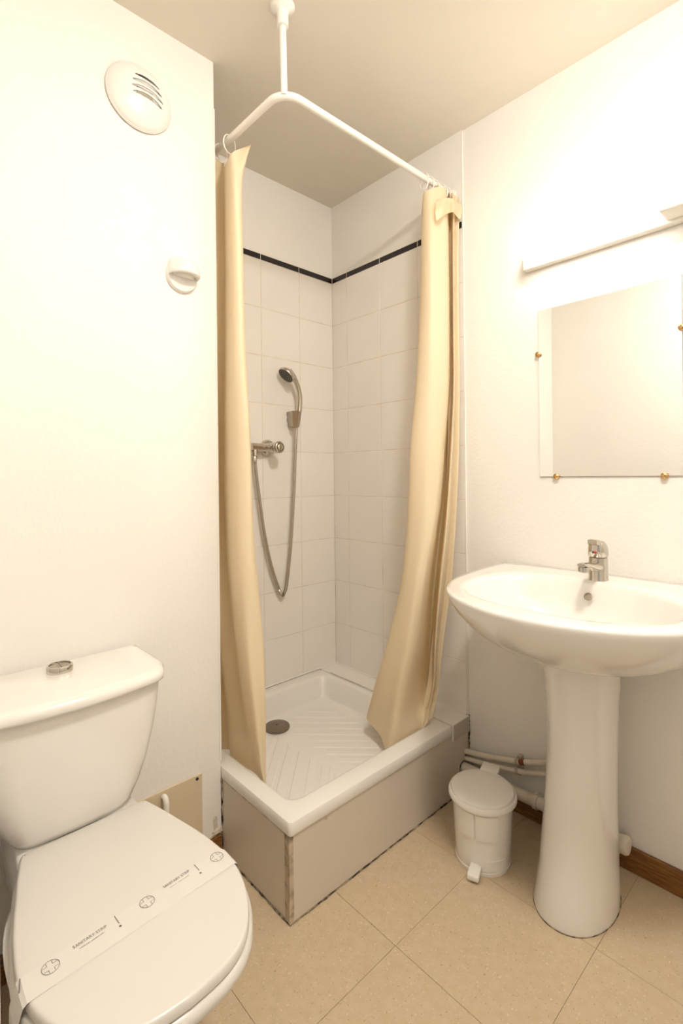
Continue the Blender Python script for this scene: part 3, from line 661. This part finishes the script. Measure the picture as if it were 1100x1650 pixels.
# ------------------------------------------------------------------ pedestal wash basin
YB = -1.198
wb = thing('wash_basin', (-0.2, YB, 0), 'white pedestal wash basin mounted on the right wall', 'wash basin')
N = 112
def zr(x): return 0.826+0.019*min(1, max(0, (x+0.36)/0.34))
def outer(s, cxs, z=None, dz=0.0):
    out = []
    for k_ in range(N):
        t = 2*math.pi*k_/N; c, sn = math.cos(t), math.sin(t)
        if c <= 0: x = -0.25+0.295*c; y = 0.335*sn          # front: ellipse
        else:
            p = 3.4; x = -0.25+0.2485*abs(c)**(2/p); y = math.copysign(0.335*abs(sn)**(2/p*1.0), sn) if False else 0.335*sn
            x = -0.25+0.2485*(1-(1-c)**2.6)
            if abs(y) > 0.0: y = y*(1.0+0.62*c*(1-c)*2) if abs(y)*(1+1.24*c*(1-c)) < 0.335 else math.copysign(0.335-0.045*c*c, y)
        x2 = cxs+(x+0.25)*s if s != 1 else x
        y2 = y*s
        out.append(Vector((x2, YB+y2, (zr(x)+dz) if z is None else z)))
    return out
def inner(sx_, sy_, cx_, z=None, dz=0.0):
    out = []
    for k_ in range(N):
        t = 2*math.pi*k_/N; c, sn = math.cos(t), math.sin(t); n = 2.25
        x = cx_+sx_*math.copysign(abs(c)**(2/n), c); y = sy_*math.copysign(abs(sn)**(2/n), sn)
        out.append(Vector((x, YB+y, (zr(x)+dz) if z is None else z)))
    return out
def shift(r, d): return [Vector((min(p.x, -0.0008), p.y, p.z)) for p in r]
def mixr(a, b, t): return [p.lerp(q, t) for p, q in zip(a, b)]
bot = []
for s, cxs, z in ((0.20, -0.215, 0.652), (0.34, -0.218, 0.655), (0.48, -0.222, 0.664), (0.62, -0.228, 0.682), (0.75, -0.234, 0.707), (0.86, -0.240, 0.738), (0.94, -0.246, 0.772)):
    bot.append(outer(s, cxs, z))
o1 = outer(0.985, -0.25, None, -0.024); o2 = outer(1.0, -0.25, None, -0.010); o3 = outer(1.0, -0.25, None, -0.005)
top1 = outer(0.985, -0.252, None, -0.0008); i0 = inner(0.180, 0.270, -0.296, None, 0.0002)
t2 = mixr(top1, i0, 0.25); t3 = mixr(top1, i0, 0.75)
rings = bot+[o1, o2, o3, top1, t2, t3, i0, inner(0.174, 0.263, -0.296, None, -0.003), inner(0.170, 0.256, -0.296, None, -0.012), inner(0.160, 0.236, -0.293, 0.785), inner(0.145, 0.205, -0.288, 0.750), inner(0.118, 0.158, -0.280, 0.722), inner(0.08, 0.10, -0.27, 0.706), inner(0.04, 0.045, -0.265, 0.700)]
rings = [shift(r, 0) for r in rings]
basin = put('basin', loft(rings), 'ceramic', wb, smooth=60)
ped = []
for z, hw_, xf, yc in ((0.0, 0.0970, -0.345, -1.1835), (0.008, 0.0980, -0.346, -1.1835), (0.05, 0.0930, -0.341, -1.1875), (0.12, 0.0885, -0.333, -1.1895), (0.20, 0.0845, -0.325, -1.191), (0.30, 0.0800, -0.318, -1.1935), (0.42, 0.0775, -0.315, -1.1985), (0.52, 0.0795, -0.316, -1.200), (0.60, 0.0850, -0.320, -1.200), (0.66, 0.0945, -0.330, -1.198), (0.69, 0.098, -0.335, -1.198)):
    ped.append(sell((xf-0.065)/2, yc, (-0.065-xf)/2, hw_, 2.1, z, 64))
put('pedestal', loft(ped), 'ceramic', wb, smooth=50)
put('overflow_hole', lathe([(0.0105, -0.003), (0.0115, 0.0015), (0.009, 0.002), (0.0085, -0.002), (0.0, -0.0025)], (-0.1415, YB, 0.800), axis=(-0.86, 0, 0.5), n=28), 'chrome_dull', wb, smooth=40)
put('drain', lathe([(0.028, 0.0), (0.028, 0.002), (0.022, 0.003), (0.0, 0.001)], (-0.265, YB, 0.7003), n=28), 'chrome', wb, smooth=40)
put('base_joint', loft([sell(-0.2025, -1.1835, 0.1448, 0.0988, 2.1, 0.0003, 64), sell(-0.2025, -1.1835, 0.1448, 0.0988, 2.1, 0.0025, 64)]), 'mould', wb)

# tap
YT = YB-0.008
tp = thing('basin_tap', (-0.088, YT, 0.842), 'chrome single-lever mixer tap standing on the basin deck', 'tap')
TXc = -0.088
def ov(cx_, rx, ry, z, n=2.4, tilt=0.0): return [Vector((p.x, p.y, p.z+tilt*(p.x-cx_))) for p in sell(cx_, YT, rx, ry, n, z, 40)]
put('tap_body', loft([ov(TXc, 0.0265, 0.0255, 0.8385), ov(TXc, 0.0265, 0.0255, 0.842), ov(TXc, 0.0250, 0.0240, 0.847), ov(TXc, 0.0250, 0.0240, 0.88), ov(TXc, 0.0245, 0.0235, 0.903), ov(TXc, 0.022, 0.021, 0.905)]), 'chrome', tp, smooth=50)
spt_ = []
for (x, zc, h_, w_) in ((TXc-0.005, 0.878, 0.030, 0.020), (-0.118, 0.880, 0.026, 0.0185), (-0.150, 0.888, 0.019, 0.016), (-0.175, 0.893, 0.015, 0.0145), (-0.198, 0.896, 0.013, 0.0140), (-0.207, 0.896, 0.010, 0.011)):
    spt_.append([Vector((x, YT+w_*math.cos(a), zc+h_*0.5*math.sin(a)*(1.0))) for a in [2*math.pi*k_/28 for k_ in range(28)]])
put('spout', loft(spt_), 'chrome', tp, smooth=60)
put('aerator', lathe([(0.0125, 0.0), (0.0130, -0.004), (0.0130, -0.013), (0.0105, -0.0145), (0.010, -0.010)], (-0.196, YT, 0.8905), n=28), 'chrome', tp, smooth=45)
hd_ = put('handle', loft([ov(TXc, 0.0235, 0.0225, 0.9055), ov(TXc, 0.0262, 0.0252, 0.908), ov(TXc, 0.0262, 0.0252, 0.924, tilt=-0.05), ov(TXc-0.001, 0.0245, 0.0240, 0.936, tilt=-0.12), ov(TXc-0.003, 0.020, 0.021, 0.945, tilt=-0.25), ov(TXc-0.005, 0.010, 0.012, 0.951, tilt=-0.3)]), 'chrome', tp, smooth=55)
put('lever', loft([[Vector((x, YT+s*w_, z)) for (s, z) in ((-1, z0), (1, z0), (1, z1), (0.6, z1+0.002), (-0.6, z1+0.002), (-1, z1))] for (x, w_, z0, z1) in ((TXc+0.010, 0.014, 0.934, 0.948), (TXc-0.02, 0.015, 0.938, 0.953), (TXc-0.034, 0.0145, 0.942, 0.956), (TXc-0.043, 0.012, 0.945, 0.955))]), 'chrome', tp, smooth=40)
dn = Vector((-0.98, -0.2, 0.05)).normalized()
put('temperature_dot', lathe([(0.0034, 0.0), (0.0034, 0.001), (0, 0.0013)], (TXc-0.0262, YT-0.0020, 0.920), axis=(-1, -0.1, 0.05), n=16), 'red_dot', hd_)
put('temperature_dot', lathe([(0.0030, 0.0), (0.0030, 0.001), (0, 0.0013)], (TXc-0.0262, YT+0.0040, 0.920), axis=(-1, 0.12, 0.05), n=16), 'blue_dot', hd_)

# ------------------------------------------------------------------ mirror
mr = thing('wall_mirror', (-0.003, -1.197, 1.132), 'frameless wall mirror held by brass clips above the basin', 'mirror')
put('mirror_glass', box((-0.0050, -1.3935, 1.1325), (-0.0042, -1.0005, 1.6690)), 'mirror_glass', mr)
put('mirror_back', box((-0.0042, -1.3940, 1.1317), (-0.0002, -1.0000, 1.6697)), 'glass_edge', mr)
for (y, z) in ((-1.000, 1.528), (-1.394, 1.528), (-1.055, 1.132), (-1.350, 1.132)):
    put('mirror_clip', lathe([(0.0075, -0.001), (0.0090, 0.005), (0.0098, 0.0085), (0.0085, 0.012), (0.0045, 0.0140), (0.0, 0.0145)], (0, y, z), axis=(-1, 0, 0), n=24), 'brass', mr, smooth=50)

# ------------------------------------------------------------------ strip lamp
lp = thing('strip_lamp', (0, -1.2, 1.84), 'lit white fluorescent strip lamp above the mirror', 'lamp')
put('base_plate', box((-0.030, -1.450, 1.805), (0, -0.962, 1.868), 0.004, 2), 'lamp_body', lp, smooth=40)
dif = []
for i, (y, s) in enumerate(((-0.984, 0.55), (-0.986, 0.80), (-0.992, 0.95), (-1.002, 1.0), (-1.362, 1.0), (-1.364, 0.95))):
    dif.append([Vector((-0.062+0.034*s*math.copysign(abs(math.cos(a))**0.75, math.cos(a)), y, 1.846+0.034*s*math.copysign(abs(math.sin(a))**0.75, math.sin(a)))) for a in [2*math.pi*k_/32 for k_ in range(32)]])
put('diffuser', loft(dif), 'diffuser', lp, smooth=60)
put('switch_block', box((-0.098, -1.446, 1.812), (-0.028, -1.3645, 1.882), 0.006, 3), 'lamp_body', lp, smooth=40)

# ceiling lamp of the room (above the doorway side, lights the toilet and shower)
cl_ = thing('ceiling_lamp', (-0.97, -1.62, H), 'round white flush ceiling lamp in the middle of the room', 'lamp')
put('lamp_base', lathe([(0.125, 0.0), (0.125, -0.018), (0.118, -0.022)], (-0.97, -1.62, H-0.0002), n=40), 'lamp_body', cl_, smooth=40)
put('lamp_globe', lathe([(0.116, -0.020), (0.114, -0.035), (0.098, -0.055), (0.065, -0.070), (0.025, -0.077), (0.0, -0.078)], (-0.97, -1.62, H), n=40), 'ceiling_diffuser', cl_, smooth=60)

# ------------------------------------------------------------------ pedal bin
BC = Vector((-0.262, -0.934, 0))
bn = thing('pedal_bin', BC, 'small round white plastic pedal bin between shower and basin', 'bin')
fd = Vector((-0.095, -0.030, 0)).normalized(); sd = Vector((fd.y, -fd.x, 0))
put('bin_body', lathe([(0.074, 0.003), (0.077, 0.006), (0.079, 0.012), (0.0805, 0.05), (0.086, 0.17), (0.088, 0.188)], BC, n=56), 'bin_plastic', bn, smooth=40)
put('base_ring', lathe([(0.0795, 0.0), (0.080, 0.001), (0.0805, 0.010), (0.0785, 0.012)], BC, n=56, cap1=False), 'bin_plastic', bn, smooth=40)
put('lid_rim', lathe([(0.088, 0.180), (0.0965, 0.182), (0.0990, 0.186), (0.0990, 0.194), (0.0965, 0.199), (0.090, 0.200)], BC, n=56), 'bin_plastic', bn, smooth=40)
put('bin_lid', lathe([(0.0915, 0.199), (0.0920, 0.203), (0.0895, 0.207), (0.083, 0.2085), (0.05, 0.2105), (0.0, 0.2115)], BC, n=56), 'bin_plastic', bn, smooth=40)
def obox(f0, f1, w, z0, z1, z2=None, bev=0.002):
    me = box((f0, -w, z0), (f1, w, z1), bev, 2)
    for v in me.vertices:
        f, s, z = v.co; v.co = BC+fd*f+sd*s+Vector((0, 0, z+(z2 or 0)*(f-f0)))
    return me
put('hinge_tab', obox(-0.130, -0.080, 0.027, 0.190, 0.2105), 'bin_plastic', bn, smooth=40)
put('hinge_leg', obox(-0.126, -0.100, 0.017, 0.10, 0.195), 'bin_plastic', bn, smooth=40)
put('pedal', obox(0.070, 0.118, 0.0165, 0.016, 0.033, -0.18, 0.004), 'bin_plastic', bn, smooth=40)
# moulded front panel: raised frame and seam following the body
def wrap(a0, a1, z0, z1, off, n=12):
    V = []; F = []
    base = math.atan2(fd.y, fd.x)
    for i in range(n+1):
        a = base+math.radians(a0+(a1-a0)*i/n)
        for z in (z0, z1):
            for o_ in (off, -0.001):
                r = 0.0805+(0.086-0.0805)*(z-0.05)/0.12+o_
                V.append(BC+Vector((r*math.cos(a), r*math.sin(a), z)))
    for i in range(n):
        k_ = 4*i; F += [(k_, k_+2, k_+6, k_+4), (k_+1, k_+5, k_+7, k_+3), (k_, k_+4, k_+5, k_+1), (k_+2, k_+3, k_+7, k_+6)]
    F += [(0, 1, 3, 2), (4*n, 4*n+2, 4*n+3, 4*n+1)]
    return mesh(V, F)
put('front_panel', wrap(-38, -2, 0.105, 0.176, 0.0040), 'bin_plastic', bn)
put('front_panel', wrap(2, 42, 0.105, 0.176, 0.0040), 'bin_plastic', bn)
put('front_panel', wrap(6, 62, 0.016, 0.046, 0.0032), 'bin_plastic', bn)

# ------------------------------------------------------------------ pipes low on the right wall
def pipe(name, P, r, label, sub=8, m='pipe_paint'):
    o = thing(name, P[0], label, 'pipe'); put('pipe_tube', tube(spline(P, sub), r, 16), m, o, smooth=50); return o
pu = pipe('water_pipe', [(-0.022, -0.70, 0.131), (-0.024, -0.80, 0.151), (-0.026, -0.88, 0.172), (-0.030, -0.93, 0.187), (-0.036, -0.98, 0.208), (-0.055, -1.03, 0.236), (-0.09, -1.075, 0.272), (-0.115, -1.10, 0.30)], 0.0095, 'upper painted water pipe running from the shower to the pedestal')
put('red_band', tube([(-0.0303, -0.934, 0.1885), (-0.0318, -0.953, 0.1955)], 0.0100, 16), 'pipe_red', pu, smooth=50)
pl_ = pipe('water_pipe', [(-0.022, -0.70, 0.106), (-0.026, -0.82, 0.130), (-0.030, -0.92, 0.153), (-0.034, -0.98, 0.172), (-0.050, -1.03, 0.198), (-0.075, -1.07, 0.225), (-0.10, -1.11, 0.25)], 0.0085, 'lower painted water pipe just under the upper one')
pw = pipe('waste_pipe', [(-0.035, -0.70, 0.080), (-0.035, -0.84, 0.0835), (-0.035, -0.95, 0.0855), (-0.034, -1.06, 0.087), (-0.034, -1.16, 0.088), (-0.034, -1.245, 0.089)], 0.0195, 'thick painted waste pipe running low above the baseboard')
put('pipe_collar', tube([(-0.0348, -0.985, 0.086), (-0.0346, -0.998, 0.086)], 0.0235, 18), 'pipe_paint', pw, smooth=40)
put('pipe_lug', box((-0.042, -0.995, 0.106), (-0.028, -0.987, 0.117), 0.002, 1), 'pipe_paint', pw)
put('end_cap', lathe([(0.0225, 0.0), (0.0255, 0.004), (0.0255, 0.020), (0.022, 0.026), (0.0, 0.027)], (-0.038, -1.236, 0.089), axis=(0, -1, 0.0), n=24), 'pipe_paint', pw, smooth=40)
# pipe clip
pc = thing('pipe_clip', (-0.02, -0.925, 0.16), 'pale plastic clip holding the two water pipes to the wall', 'pipe clip')
put('clip_plate', box((-0.0185, -0.932, 0.135), (-0.0005, -0.918, 0.200), 0.001, 1), 'clip_grey', pc)
put('clip_saddle', lathe([(0.0098, -0.004), (0.0130, -0.004), (0.0130, 0.004), (0.0098, 0.004)], (-0.0297, -0.925, 0.1856), axis=(-0.08, -1, 0.3), n=20, cap0=False, cap1=False), 'clip_grey', pc)
put('clip_saddle', lathe([(0.0088, -0.004), (0.0120, -0.004), (0.0120, 0.004), (0.0088, 0.004)], (-0.0302, -0.925, 0.1543), axis=(-0.05, -1, 0.28), n=20, cap0=False, cap1=False), 'clip_grey', pc)
